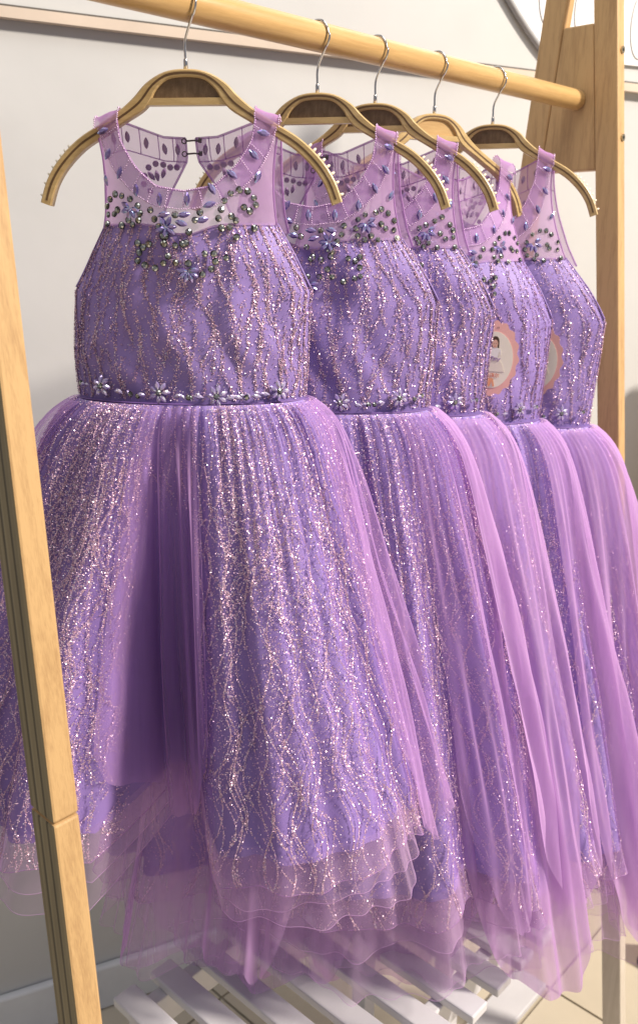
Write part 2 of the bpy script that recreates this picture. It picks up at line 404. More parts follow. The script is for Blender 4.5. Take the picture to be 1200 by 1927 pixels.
shade_ = thing('bench_shade', 'dark grey sheet on the floor, painted shade under the slatted bench', 'mat', tuple(W(0.25, 0.05, 0)))  # added sheet, its dark colour paints the shaded floor under the bench
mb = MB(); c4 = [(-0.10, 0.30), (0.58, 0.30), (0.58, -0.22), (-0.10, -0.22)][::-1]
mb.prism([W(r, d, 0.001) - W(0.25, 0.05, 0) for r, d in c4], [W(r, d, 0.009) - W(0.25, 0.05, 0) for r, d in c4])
bevel(obj('sheet', mb.data('sheet', M['mat']), shade_), 0.003)  # no mat: added sheet in the painted shade grey
plank = thing('plank', 'white painted plank lying on the floor beyond the bench', 'plank', tuple(W(0.9, 0.012, 0)))
mb = MB(); c4 = [(0.66, 0.055), (1.02, 0.055), (1.02, -0.03), (0.66, -0.03)][::-1]
mb.prism([W(r, d, 0.001) - W(0.9, 0.012, 0) for r, d in c4], [W(r, d, 0.019) - W(0.9, 0.012, 0) for r, d in c4])
bevel(obj('board', mb.data('board', M['white']), plank), 0.003)

# ------------------------------------------------------------------ hangers
HT = np.array([(0, 0), (.024, -.003), (.045, -.014), (.060, -.0285), (.077, -.042), (.101, -.0565), (.129, -.073), (.153, -.095), (.1685, -.117), (.178, -.141)])
def smooth_line(P, n):
    P = np.asarray(P, float); t = np.arange(len(P)); tt = np.linspace(0, len(P) - 1, n); out = []
    for x in tt:                                          # Catmull-Rom
        i = min(int(x), len(P) - 2); u = x - i
        p0, p1, p2, p3 = P[max(i - 1, 0)], P[i], P[i + 1], P[min(i + 2, len(P) - 1)]
        out.append(0.5 * ((2 * p1) + (-p0 + p2) * u + (2 * p0 - 5 * p1 + 4 * p2 - p3) * u * u + (-p0 + 3 * p1 - 3 * p2 + p3) * u**3))
    return np.array(out)
left = HT[::-1].copy(); left[:, 0] *= -1
TOP = smooth_line(np.vstack([left[:-1], HT]), 73)
tg = np.gradient(TOP, axis=0); tg /= np.linalg.norm(tg, axis=1)[:, None]
NRM = np.stack([-tg[:, 1], tg[:, 0]], 1)                  # outward (up)
HH_ = 0.0142
CENT = TOP - NRM * HH_ / 2
def bar_top(x): return float(np.interp(x, TOP[:, 0], TOP[:, 1]))
HT_ = 0.0082 + 0.0050 * np.clip((np.abs(TOP[:, 0]) - .022) / .028, 0, 1) + 0.004 * np.exp(-((np.abs(TOP[:, 0]) - .058) / .014)**2)
CENT = TOP - NRM * (HT_ / 2)[:, None]
def sweep_bar(y0, y1, ch=0.0016):
    V = []; F = []; k = 8
    for p, n_, t_ in zip(TOP, NRM, HT_):
        for h, y in [(0, y0 + ch), (0, y1 - ch), (-ch, y1), (-t_ + ch, y1), (-t_, y1 - ch), (-t_, y0 + ch), (-t_ + ch, y0), (-ch, y0)]:
            V.append((p[0] + n_[0] * h, y, p[1] + n_[1] * h))
    for i in range(len(TOP) - 1):
        for j in range(k): F.append((i * k + j, i * k + (j + 1) % k, (i + 1) * k + (j + 1) % k, (i + 1) * k + j))
    F.append(tuple(range(k))[::-1]); F.append(tuple((len(TOP) - 1) * k + j for j in range(k)))
    return V, F
def sweep_rect(c2, nrm, up, dn, y0, y1, ch=0.0015):
    sec = [(up, y0 + ch), (up, y1 - ch), (up - ch, y1), (-dn + ch, y1), (-dn, y1 - ch), (-dn, y0 + ch), (-dn + ch, y0), (up - ch, y0)]
    k = len(sec); V = []; F = []
    for p, n_ in zip(c2, nrm):
        for h, y in sec: V.append((p[0] + n_[0] * h, y, p[1] + n_[1] * h))
    for i in range(len(c2) - 1):
        for j in range(k): F.append((i * k + j, i * k + (j + 1) % k, (i + 1) * k + (j + 1) % k, (i + 1) * k + j))
    F.append(tuple(range(k))[::-1]); F.append(tuple((len(c2) - 1) * k + j for j in range(k)))
    return V, F
V, F = sweep_bar(-0.0068, 0.0068)
bar_me = mesh_data('bar', V, F, M['hanger_wood'], False)
V, F = sweep_rect(CENT[1:-1], NRM[1:-1], 0.0012, 0.0012, -0.0071, -0.0066, 0.0001); Vb, Fb = sweep_rect(CENT[1:-1], NRM[1:-1], 0.0012, 0.0012, 0.0066, 0.0071, 0.0001)
mb = MB(); mb.add(V, F); mb.add(Vb, Fb); stripe_me = mb.data('stripe', M['hanger_stripe'])
ins = [(x, z) for x, z in (TOP - NRM * (HT_ - 0.001)[:, None]) if abs(x) < 0.047]
cb_z = -0.0298
ins = [p for p in ins if p[1] > cb_z]
mb = MB(); ring2 = ins + [(ins[-1][0], cb_z - 0.001), (ins[0][0], cb_z - 0.001)]
mb.prism([(x, -0.0028, z) for x, z in ring2], [(x, 0.0028, z) for x, z in ring2])
panel_w = mb.data('panel', M['panel_walnut']); panel_o = mb.data('panel', M['panel_oak'])
mb = MB(); xl = 0.0435
q = [(-xl - .006, cb_z - .0075), (xl + .006, cb_z - .0075), (xl + .004, cb_z), (-xl - .004, cb_z)]
mb.prism([(x, -0.006, z) for x, z in q], [(x, 0.006, z) for x, z in q]); cross_me = mb.data('crossbar', M['hanger_wood'])
hk = [(0, 0, -0.004), (0, 0, 0.012), (0, 0, 0.026), (0.004, 0, 0.036)]
for ph in np.linspace(-52, 205, 26):
    p = math.radians(ph); hk.append((0.0193 * math.cos(p) + (0.002 if ph < 0 else 0), 0, 0.066 + 0.0193 * math.sin(p)))
V, F = tube(smooth_line(hk, 70), [0.0015] * 70, 10); hook_me = mesh_data('hook', V, F, M['steel'], True)
V, F = tube([(0, 0, -0.001), (0, 0, 0.010), (0, 0, 0.0115)], [0.0026, 0.0026, 0.0018], 12); fer_me = mesh_data('ferrule', V, F, M['steel'], True)
tm = MB()
for sg in (1, -1):
    for k in range(8):
        x = sg * (0.139 + 0.0052 * k)
        i = int(np.argmin(abs(TOP[:, 0] - x))); z = bar_top(x); nn = NRM[i]
        p0 = np.array([x, 0, z]) - np.array([nn[0], 0, nn[1]]) * .001; p1 = p0 + np.array([nn[0], 0, nn[1]]) * 0.0042 + np.array([sg * 0.0005, 0, 0.0005])
        V, F = tube([p0 + np.array([0, -.002, 0]), (p0 + p1) / 2, p1 + np.array([0, 0.001, 0])], [0.0017, 0.0018, 0.0011], 7); tm.add(V, F)
teeth_me = tm.data('grip_teeth', M['rubber'], True)

HP = [(-0.004, 3, 0, 0), (0.213, 9, 0, 0), (0.331, 11, 0, 0), (0.471, -27, 1, 0), (0.633, 16, 0, 0)]   # place along rod, yaw, oak panel
HL = ['nearest hanger, dark panel, carrying the front purple dress', 'dark panel hanger of the second dress from the front',
      'dark panel hanger of the third dress, between the second and the honey panel hanger', 'hanger with a honey coloured panel, twisted away from the others',
      'dark panel hanger next to the A-frame end plate']
HZ = ROD_Z - 0.066
roots = []
for (t, yaw, oak, _), lab in zip(HP, HL):
    h = thing('clothes_hanger', lab, 'clothes hanger', tuple(W(t, 0, HZ)), -math.radians(yaw), 'wooden hangers on the rod')
    b_ = obj('bar', bar_me, h); obj('stripe', stripe_me, b_)
    obj('panel', panel_o if oak else panel_w, h); obj('crossbar', cross_me, h)
    obj('hook', hook_me, h, None, (0, 0, -math.radians(43 - yaw))); obj('ferrule', fer_me, h); obj('grip_teeth', teeth_me, h)['kind'] = 'stuff'

# ------------------------------------------------------------------ crystals shared by the dresses
def stone_mesh():
    mb = MB(); k = 9; a = np.linspace(0, 2 * PI, k, endpoint=False)
    r0, r1, r2 = 0.0044, 0.0039, 0.0021
    V = [(r0 * math.cos(t), 0, r0 * math.sin(t)) for t in a] + [(r0 * .98 * math.cos(t), -0.0013, r0 * .98 * math.sin(t)) for t in a]
    F = [(j, (j + 1) % k, k + (j + 1) % k, k + j) for j in range(k)]
    me_v = list(V); f = list(F); mats = [1] * k
    for j in range(k):                                    # separate facets so each catches its own light
        t0, t1 = a[j], a[(j + 1) % k]; s = len(me_v)
        me_v += [(r1 * math.cos(t0), -0.0014, r1 * math.sin(t0)), (r1 * math.cos(t1), -0.0014, r1 * math.sin(t1)), (r2 * math.cos(t1), -0.0029, r2 * math.sin(t1)), (r2 * math.cos(t0), -0.0029, r2 * math.sin(t0))]
        f.append((s, s + 1, s + 2, s + 3)); mats.append(0)
    s = len(me_v); me_v += [(r2 * math.cos(t), -0.0029, r2 * math.sin(t)) for t in a]; f.append(tuple(range(s, s + k))); mats.append(0)
    s = len(me_v); me_v += [(r0 * math.cos(t), -0.00135, r0 * math.sin(t)) for t in a]; f.append(tuple(range(s, s + k))); mats.append(1)
    me = mesh_data('rhinestone', me_v, f, [M['stone'], M['setting']]); me.polygons.foreach_set('material_index', mats); return me
def navette_mesh(name, L, B, mat, sharp0=1.0, thick=0.0022):
    k = 12; a = np.linspace(0, 2 * PI, k, endpoint=False); v = []; f = []
    def pt(t, s): 
        x = math.cos(t); y = math.sin(t); return (s * L / 2 * x, s * B / 2 * y * (1 - 0.45 * abs(x)**2) * (1.0 if x > 0 or sharp0 else 1.0))
    for j in range(k):
        t0, t1 = a[j], a[(j + 1) % k]; s = len(v)
        (x0, z0), (x1, z1), (x2, z2), (x3, z3) = pt(t0, 1), pt(t1, 1), pt(t1, .5), pt(t0, .5)
        v += [(x0, -0.0004, z0), (x1, -0.0004, z1), (x2, -thick, z2), (x3, -thick, z3)]; f.append((s, s + 1, s + 2, s + 3))
        s = len(v); v += [(x0, -0.0004, z0), (x1, -0.0004, z1), (x1 * .96, 0, z1 * .96), (x0 * .96, 0, z0 * .96)]; f.append((s, s + 3, s + 2, s + 1))
    s = len(v); v += [(pt(t, .5)[0], -thick, pt(t, .5)[1]) for t in a]; f.append(tuple(range(s, s + k)))
    return mesh_data(name, v, f, mat)
STONE = stone_mesh()
NAV = navette_mesh('navette', 0.0152, 0.0076, M['gem'])
NAVW = navette_mesh('navette', 0.0118, 0.0056, M['petal'])
PET = navette_mesh('petal', 0.0112, 0.0062, M['petal'])
PETG = navette_mesh('petal', 0.0126, 0.0066, M['gem'])
NAVB = navette_mesh('navette_back', 0.0130, 0.0062, M['gem_back'])
k = 10; aa = np.linspace(0, 2 * PI, k, endpoint=False); mb = MB()
mb.prism([(0.0037 * math.cos(t), 0.0006, 0.0037 * math.sin(t)) for t in aa][::-1], [(0.0037 * math.cos(t), -0.0006, 0.0037 * math.sin(t)) for t in aa][::-1])
DISC = mb.data('stone_back', M['gem_back'])

RH = [(-0.0835, -0.1333), (-0.0912, -0.1387), (-0.0958, -0.1461), (-0.0947, -0.1554), (-0.0854, -0.1551), (-0.0808, -0.1506), (-0.0747, -0.1355), (-0.064, -0.1391), (-0.0544, -0.1468), (-0.0389, -0.1516), (-0.0516, -0.1551), (-0.0339, -0.1615), (-0.0664, -0.1619), (-0.0609, -0.1671), (-0.0537, -0.1625), (-0.0289, -0.1697), (-0.0098, -0.1568), (0.0056, -0.1756), (0.0128, -0.1626), (0.0184, -0.1543), (-0.0243, -0.1801), (-0.0965, -0.1657), (-0.0755, -0.1677), (-0.0233, -0.188), (-0.0019, -0.1884), (-0.0103, -0.1899), (0.0522, -0.1337), (0.0614, -0.1296), (0.0706, -0.1309), (0.0774, -0.1379), (0.0794, -0.1455), (0.0665, -0.1484), (0.0728, -0.1525), (0.0452, -0.1416), (0.0418, -0.1511), (0.0387, -0.1608), (0.0529, -0.1582), (0.0578, -0.1627), (0.0422, -0.1711), (0.0507, -0.1704), (0.0778, -0.1711), (0.0584, -0.1808), (-0.0552, -0.1874), (-0.0486, -0.192), (-0.0416, -0.1887), (-0.0536, -0.1978), (-0.0556, -0.2069), (-0.047, -0.2116), (-0.0211, -0.1802), (0.0017, -0.1874), (-0.019, -0.2017), (-0.0249, -0.2095), (-0.0348, -0.2147), (-0.0103, -0.209), (0.004, -0.2095), (0.0072, -0.2186), (0.02, -0.2218), (0.0298, -0.2155), (0.0348, -0.2074), (0.0332, -0.199), (0.0231, -0.199), (0.0467, -0.2034)]
NV = [(-0.0958, -0.0649, 20), (-0.0912, -0.0894, 50), (-0.0767, -0.1101, 70), (-0.0559, -0.1296, 95), (-0.0276, -0.1399, 92), (0.0042, -0.14, 88), (0.0317, -0.1289, -60), (-0.0956, -0.1176, -60), (-0.023, -0.1567, 10), (0.0007, -0.1569, 5), (-0.0025, -0.166, -15), (0.0213, -0.1624, 10), (0.0291, -0.1459, 20), (0.0883, -0.0683, -10), (0.0776, -0.0916, -40), (0.0538, -0.1131, -40), (0.0816, -0.1154, 60)]
CL = [(-0.0640, -0.1490, [150, 200, 260, 300, 340]), (-0.0205, -0.1700, [120, 60, 200, 260, 320, 0]), (0.0035, -0.2185, [170, 210, 250, 290, 330, 10])]   # petal clusters
FL = [(-0.0991, -0.3531), (-0.0324, -0.3577), (0.032, -0.3616), (0.1039, -0.3578)]
SM = [(-0.1330, -0.3520), (-0.0648, -0.3605), (-0.0013, -0.3625), (0.0663, -0.3635)]
WNV = [(-0.1240, -0.3525), (-0.0788, -0.3582), (-0.0528, -0.3609), (-0.0124, -0.3611), (0.0107, -0.3618), (0.0479, -0.3638), (0.0575, -0.3635), (0.078, -0.3625), (0.088, -0.3605)]

# ------------------------------------------------------------------ the dress
def sstep(x): x = np.clip(x, 0, 1); return x * x * (3 - 2 * x)
WZ = np.array([-.45, -.372, -.30, -.242, -.20, -.165, -.118, -.074, -.05])
WW = np.array([.134, .134, .1385, .1425, .1215, .1015, .0975, .100, .1065])
DF = np.array([.050, .050, .050, .047, .045, .042, .032, .019, .0105])
def wid(z): return np.interp(z, WZ, WW)
def dep(z): return np.interp(z, WZ, DF)
def front_y(x, z):
    s = np.clip(np.abs(x) / (wid(z) * 1.01), 0, 1)
    return -dep(z) * (1 - s**2.0)**.74 - 0.004
def ztop(x): return -.1655 - .012 * np.exp(-(np.asarray(x) / .026)**2)
NA = np.array([0, .3, .55, .8, 1.0]); NX = np.array([0, .034, .0585, .0755, .0795]); NZ = np.array([-.1315, -.1255, -.1035, -.077, -.052])
MX_ = np.array([0, .036, .062, .083, .0955, .103]); MZ_ = np.array([-.151, -.147, -.131, -.109, -.086, -.060]); MA = np.array([0, .25, .47, .68, .85, 1.0])
def sm(a, A, B): 
    from_ = np.interp(a, A, B); e = 0.05
    return (np.interp(np.clip(a - e, 0, 1), A, B) + from_ * 2 + np.interp(np.clip(a + e, 0, 1), A, B)) / 4
def neck(s):    # s in -1..1 along the neckline
    a = np.abs(s); return np.sign(s) * sm(a, NA, NX), sm(a, NA, NZ)
def line2(s):
    a = np.abs(s); return np.sign(s) * sm(a, MA, MX_), sm(a, MA, MZ_)

class Dress:
    """all shapes of one dress, deformed to its own size"""
    def __init__(s, sx, sz, z0, x0, p):
        s.sx, s.sz, s.z0, s.x0, s.p = sx, sz, z0, x0, p
    def tw(s, z): return math.radians(s.p.get('twist', 0)) * sstep((-np.asarray(z, float) - s.p.get('tz0', .15)) / s.p.get('tzr', .5))
    def f(s, P):
        P = np.asarray(P, float); x, y, z = P[..., 0], P[..., 1], P[..., 2]
        k = s.p.get('nx', 1.0) + (s.sx - s.p.get('nx', 1.0)) * sstep((-z - .06) / .17)
        X = x * k * np.where(x < 0, 1 + (s.p.get('lx', 1.0) - 1) * sstep((-z - .20) / .15), 1.0) + s.x0
        hb = np.clip((-z - .38) / .6, 0, 1)
        tw = s.tw(z)
        Z = s.z0 + (z + .055) * s.sz + np.minimum(z + .372, 0) * s.sz * (s.p.get('lz', 1.0) - 1)
        Y = y * s.p.get('dy', 1.0)
        X2 = X * np.cos(tw) - Y * np.sin(tw); Y2 = X * np.sin(tw) + Y * np.cos(tw)
        return np.stack([X2 + s.p.get('swing', 0) * hb, Y2 + s.p.get('swingy', 0) * hb, Z], -1)

def skirt(p, th, h, off=0.0, fold=1.0, extra=None, gather=1.0, fk=None):
    """point of the skirt: th angle (0 front, + right), h below the waist"""
    th, h = np.broadcast_arrays(np.asarray(th, float), np.asarray(h, float))
    puff = 1 - np.exp(-h / .022)
    A = .133 + .020 * puff + .245 * h + np.where(np.sin(th) < 0, .060 * p.get('lw', 0) * np.clip(h / .3, 0, 1), 0)
    B = np.where(np.cos(th) > 0, .060 + .014 * puff + p['kf'] * h, .050 + .006 * puff + p['kb'] * h)
    deg = np.degrees(th)
    F = np.interp(deg, p['fd'], p['fv'], period=360)
    amp = np.clip(h / .55, 0, 1.25)**0.9
    S = p['seed']
    fine = (.0135 * np.sin(11 * th + 1.5 * np.sin(3 * th + S) + 1.3 * S) + .0045 * np.sin(23 * th + 2 * np.sin(4 * th) + 2.1 * S + 1.5 * h) + .003 * np.sin(41 * th + S * .7 - 3 * h)) * np.clip(h / .35, 0, 1)
    gat = (.0042 * np.sin(58 * th + 3.5 * np.sin(5 * th + S) + 2 * np.sin(11 * th)) * (.55 + .45 * np.sin(7 * th + 2 * S)) + .0022 * np.sin(97 * th + 3 * np.sin(8 * th + S))) * np.clip(h / .012, 0, 1) * np.exp(-h / .17) * gather
    o = off + fold * F * amp + fine * (fold if fk is None else fk) + gat
    if extra is not None: o = o + extra
    dx, dy = np.sin(th), -np.cos(th)
    nx, ny = dx * B, dy * A; L = np.sqrt(nx * nx + ny * ny) + 1e-9
    X = A * dx + nx / L * o; Y = B * dy + ny / L * o
    return np.stack([X, Y, -.372 - h], -1)

def flakes(name, P, N, size, tilt, parent, rs):
    n = len(P)
    N = N + rs.normal(0, tilt, (n, 3)); N /= np.linalg.norm(N, axis=1)[:, None] + 1e-9
    ref = rs.normal(0, 1, (n, 3)); U = np.cross(N, ref); U /= np.linalg.norm(U, axis=1)[:, None] + 1e-9; V = np.cross(N, U)
    sz = (size * rs.uniform(.6, 1.25, n))[:, None]
    Q = np.stack([P + U * sz, P + V * sz * .8, P - U * sz, P - V * sz * .8], 1).reshape(-1, 3)
    F = np.arange(n * 4).reshape(-1, 4)
    o = obj(name, mesh_data(name, Q, F, M['glitter']), parent); o['kind'] = 'stuff'; return o

DP = [
 dict(seed=1.0, kf=.165, kb=.05, lw=1.0, twist=0, fd=[-180, -120, -95, -66, -52, -42, -26, -18, -12, -4, 1, 7, 14, 28, 42, 54, 64, 74, 84, 120, 180],
      fv=[0, 0, .0, -.005, .020, .040, .048, .030, -.16, -.19, -.07, .035, .052, .050, .055, .058, .03, -.01, .0, 0, 0],
      tul=[(-18, 5, .014, .615, 'v'), (60, 125, .012, .60, 'f'), (-135, -60, .012, .585, 'f')], lines=168),
 dict(seed=2.3, kf=.14, kb=.03, twist=4, fd=[-180, -90, -40, -15, 0, 10, 22, 34, 46, 60, 90, 120, 180],
      fv=[0, 0, .03, -.03, .02, .035, .01, .03, -.01, .02, 0, 0, 0],
      tul=[(-60, 2, .012, .66, 'f'), (42, 70, .010, .64, 'f'), (72, 130, .014, .66, 'o')], lines=168),
 dict(seed=3.7, kf=.15, kb=.08, twist=4, fd=[-180, -90, -40, -10, 8, 20, 30, 44, 58, 72, 90, 120, 180],
      fv=[0, 0, .0, .02, -.01, .02, .01, .03, .0, .03, 0, 0, 0],
      tul=[(24, 70, .018, .70, 'o'), (82, 150, .012, .68, 'o'), (-70, 5, .012, .70, 'f')], lines=168),
 dict(seed=5.1, kf=.16, kb=.15, twist=-25, tz0=.07, tzr=.15, fd=[-180, -90, -40, -10, 8, 25, 40, 55, 68, 82, 100, 120, 180],
      fv=[0, 0, .0, .02, -.02, .02, -.01, .03, .02, .0, .01, 0, 0],
      tul=[(-70, 16, .014, .68, 'o'), (50, 150, .012, .70, 'o')], lines=168),
 dict(seed=6.4, kf=.13, kb=.15, twist=4, fd=[-180, -90, -40, -10, 8, 25, 40, 55, 68, 82, 100, 120, 180],
      fv=[0, 0, .0, .02, -.02, .02, -.01, .02, -.01, .02, .0, 0, 0],
      tul=[(-70, 10, .014, .68, 'o'), (44, 150, .012, .70, 'o')], lines=168),
]
DS = [(1.0, 1.0, -.055, 0.0), (1.19, 1.12, -.057, 0.0), (1.22, 1.17, -.062, 0.008), (1.24, 1.25, -.073, 0.028), (1.42, 1.37, -.058, 0.004)]
DL = ['front purple sequin dress, fully in view, on the nearest hanger',
      'second purple sequin dress from the front, its right half showing behind the front one',
      'third purple dress, bare of tag, its sunlit plain tulle flank showing',
      'fourth purple dress, twisted towards the light, with a pink tag on its bodice',
      'rearmost purple dress beside the A-frame, plain pink tulle falling at its right']
dress_objs = []
for di in range(5):
    t, yaw, oak, _ = HP[di]; sx, sz, z0, x0 = DS[di]; p = DP[di]
    p.update(dict(lx=[1.13, 1, 1, 1, 1][di], lz=[1, 1.14, 1.14, 1.14, 1.10][di], nx=[1, 1.0, 1.03, 1.18, .93][di], dy=[1, 1, .95, .9, 1][di]))
    Dd = Dress(sx, sz, z0, x0, p)
    rs = np.random.default_rng(100 + di)
    root = thing('party_dress', DL[di], 'dress', tuple(W(t, 0, HZ)), -math.radians(yaw), 'purple party dresses on the rack')
    dress_objs.append((root, Dd, p, yaw))
    mir = 1 if di == 0 else -1
    # ---- bodice (front and back shells, one mesh)
    nu, nv = 56, 30
    u = np.linspace(-1, 1, nu)[:, None] * np.ones((1, nv)); v = np.ones((nu, 1)) * np.linspace(0, 1, nv)[None, :]
    xs = np.sin(u * PI / 2)
    zt = ztop(xs * .1015); z = zt + (-.3725 - zt) * v
    def bod(xs, z, off=0.0):
        x = xs * wid(z)
        y = -dep(z) * np.clip(1 - np.abs(xs)**2.0, 0, 1)**.74 - 0.004 * (1 - sstep((-.20 - z) / .04)) * 1.0
        wr = .0032 * np.sin(x * 46 + 22 * z + di) * np.sin(z * 27 + 26 * x + di * 2) + .0020 * np.sin(x * 95 - 40 * z + 2 * np.sin(z * 30) + di) + .0012 * np.sin(x * 170 + 30 * z + 2 * np.sin(40 * z) + di)
        wr = wr * (1 - np.abs(xs)**5) * np.clip((-.17 - z) / .04, 0, 1) * np.clip((z + .365) / .03, 0, 1)
        n = np.stack([xs * .8, -np.sqrt(np.clip(1 - xs**2, 0.02, 1)), np.zeros_like(xs)], -1); n /= np.linalg.norm(n, axis=-1)[..., None]
        return np.stack([x, y, z], -1) + n * (wr + off)[..., None]
    PF = Dd.f(bod(xs, z))
    zb = -.175 + (-.3725 + .175) * v
    xb = xs * wid(zb); PB = Dd.f(np.stack([xb, .045 * np.clip(1 - np.abs(xs)**2.0, 0, 1)**.74 + .0005 + .003 * (1 - sstep((-.20 - zb) / .04)), zb], -1))[::-1]
    Vv = np.concatenate([PF.reshape(-1, 3), PB.reshape(-1, 3)]); gf = grid_faces(nu, nv); Ff = np.concatenate([gf, gf + nu * nv])
    bodice = obj('bodice', mesh_data('bodice', Vv, Ff, M['satin'], True), root)
    # edge piping along the armholes and the top line
    for sg in (1, -1):
        mb = MB()
        zz = np.linspace(-.1655, -.238, 18); xx = sg * wid(zz)
        pp = np.stack([xx, front_y(xx, zz) * 0 - .0045, zz], -1); V, F = tube(Dd.f(pp), .0013, 6); mb.add(V, F)
        obj('armhole_piping', mb.data('armhole_piping', M['satin'], True), bodice)
    # side seam line
    # ---- glitter on the bodice
    pts = []; nl = 54
    for k in range(nl):
        s0 = -1 + 2 * (k + .5) / nl; ph = (k % 2) * PI + rs.normal(0, .55); lam = rs.uniform(.085, .135); am = rs.uniform(.35, 1.15) * 2 / nl
        for rep in range(int(rs.choice([1, 1, 1, 2, 2]))):
            m = 400; zz = rs.uniform(-.368, -.166, m)
            dens = np.sin(zz * 40 + k * 1.7 + rep) > -.45
            uu = s0 + am * np.sin(2 * PI * zz / lam + ph + rep * .35) + rs.normal(0, .0062, m) + (rep) * .012
            pts.append(np.stack([uu, zz], -1)[dens])
    q = np.concatenate(pts); dust = np.stack([rs.uniform(-1, 1, 4200), rs.uniform(-.37, -.166, 4200)], -1); q = np.concatenate([q, dust])
    q = q[(np.abs(q[:, 0]) < .995)]; q = q[q[:, 1] < ztop(np.sin(q[:, 0] * PI / 2) * .1)]
    sxs = np.sin(q[:, 0] * PI / 2)
    Pq = Dd.f(bod(sxs, q[:, 1], .0009)); Nq = np.stack([sxs * .8, -np.sqrt(np.clip(1 - sxs**2, .02, 1)), 0 * sxs], -1)
    flakes('glitter', Pq, Nq, .00094, .5, bodice, rs)
    # ---- sheer yoke
    nu, nv = 61, 16
    s_ = np.linspace(-1, 1, nu); tt = np.linspace(0, 1, nv)
    SN = .87
    def yoke_front(s, t):
        a = np.abs(s); sg = np.sign(s)
        nxx, nzz = neck(np.clip(s / SN, -1, 1)); k = np.clip((a - SN) / (1 - SN), 0, 1)
        tx = np.where(k > 0, sg * (.0795 + .0255 * k), nxx); tz = np.where(k > 0, -.052 - .009 * k, nzz)
        bx = s * .1012; bz = ztop(bx) - .002
        x = tx + (bx - tx) * t - sg * .005 * np.sin(PI * t) * np.clip((a - .7) / .3, 0, 1)
        zz = tz + (bz - tz) * t
        return np.stack([x, front_y(x, zz) - .0015, zz], -1)
    SS, TT = np.meshgrid(s_, tt, indexing='ij')
    yoke = obj('yoke_front', grid_mesh('yoke_front', Dd.f(yoke_front(SS, TT)), M['yoke']), root)
    # neckline band, denser
    bs = np.linspace(-1, 1, 81); nx_, nz_ = neck(bs); mx_, mz_ = line2(bs)
    kk = np.linspace(0, 1, 6)[None, :]
    X = nx_[:, None] * (1 - kk) + mx_[:, None] * kk; Z = nz_[:, None] * (1 - kk) + mz_[:, None] * kk
    obj('neck_band', grid_mesh('neck_band', Dd.f(np.stack([X, front_y(X, Z) - .0028, Z], -1)), M['yoke_band']), yoke)
    def edge_pts(xx, zz, off): return Dd.f(np.stack([xx, front_y(xx, zz) - off, zz], -1))
    mb = MB(); V, F = tube(edge_pts(nx_, nz_, .002), .0012, 6); mb.add(V, F)
    for sg in (1, -1):
        P = Dd.f(yoke_front(np.full(20, sg * 1.0), np.linspace(0, 1, 20))); V, F = tube(P, .0012, 6); mb.add(V, F)
    obj('binding', mb.data('binding', M['binding'], True), yoke)
    # bead strands
    bd = MB(); ico_v = np.array([(1, 0, 0), (-1, 0, 0), (0, 1, 0), (0, -1, 0), (0, 0, 1), (0, 0, -1)]) * .00115
    ico_f = [(0, 2, 4), (2, 1, 4), (1, 3, 4), (3, 0, 4), (2, 0, 5), (1, 2, 5), (3, 1, 5), (0, 3, 5)]
    def strand(P, step=.0026):
        L = np.concatenate([[0], np.cumsum(np.linalg.norm(np.diff(P, axis=0), axis=1))])
        for l in np.arange(0, L[-1], step):
            c = np.array([np.interp(l, L, P[:, i]) for i in range(3)]) + rs.normal(0, .00022, 3); bd.add(ico_v * rs.uniform(.85, 1.15) + c, ico_f)
    strand(edge_pts(nx_, nz_, .0042)); strand(edge_pts(mx_, mz_, .0042))
    for s in (-.93, -.78, -.62, -.47, -.31, -.15, .0, .15, .31, .47, .62, .78, .93):
        a_, b2 = neck(np.array([s])), line2(np.array([s])); kk = np.linspace(0, 1, 10)
        xx = a_[0] * (1 - kk) + b2[0] * kk; zz = a_[1] * (1 - kk) + b2[1] * kk; strand(edge_pts(xx, zz, .0042), .0028)
    for sg in (1, -1):
        for x_, z_ in ((.0785, -.0525), (.1055, -.0615)):
            a_ = np.linspace(0, PI * .8, 16); strand(Dd.f(np.stack([np.full(16, sg * x_), -.0137 * np.cos(a_), z_ + .0137 * np.sin(a_)], -1)))
    o = obj('bead_strands', bd.data('bead_strands', M['bead'], True), yoke); o['kind'] = 'stuff'
    # straps over the hanger
    for sg in (1, -1):
        a_ = np.linspace(0, PI, 12); x_ = np.linspace(.0785, .1055, 6)
        XX, AA = np.meshgrid(x_ * sg, a_, indexing='ij')
        Z0 = np.interp(np.abs(XX), [.0785, .1055], [-.0525, -.0615])
        P = np.stack([XX, -.0125 * np.cos(AA), Z0 + .0125 * np.sin(AA) + .0006 * np.sin(XX * 900)], -1)
        obj('strap', grid_mesh('strap', Dd.f(P), M['binding']), root)
    # back yoke
    for sg in (1, -1):
        ss = np.linspace(0, 1, 18); tt2 = np.linspace(0, 1, 18); S2, T2 = np.meshgrid(ss, tt2, indexing='ij')
        zN = np.interp(S2, [0, .3, .68, 1], [-.0705, -.069, -.0525, -.0615]); xN = np.interp(S2, [0, .3, .68, 1], [.006, .032, .079, .106])
        zz = zN + (-.176 - zN) * T2
        xi = np.interp(T2, [0, .22, .55, 1], [.006, .0065, .030, .052]); xo = np.interp(T2, [0, .45, .8, 1], [.106, .1055, .108, .113])
        kx = (xN - .006) / .1
        X = xi + (xo - xi) * kx
        Y = .0125 + .026 * np.sin(T2 * PI / 2) * (1 - .7 * S2**2)
        byk = obj('yoke_back', grid_mesh('yoke_back', Dd.f(np.stack([sg * X, Y, zz], -1)), M['yoke']), root)
        mb = MB()
        P = np.stack([sg * X[:, 0], Y[:, 0], zz[:, 0]], -1); V, F = tube(Dd.f(P), .0015, 6); mb.add(V, F)
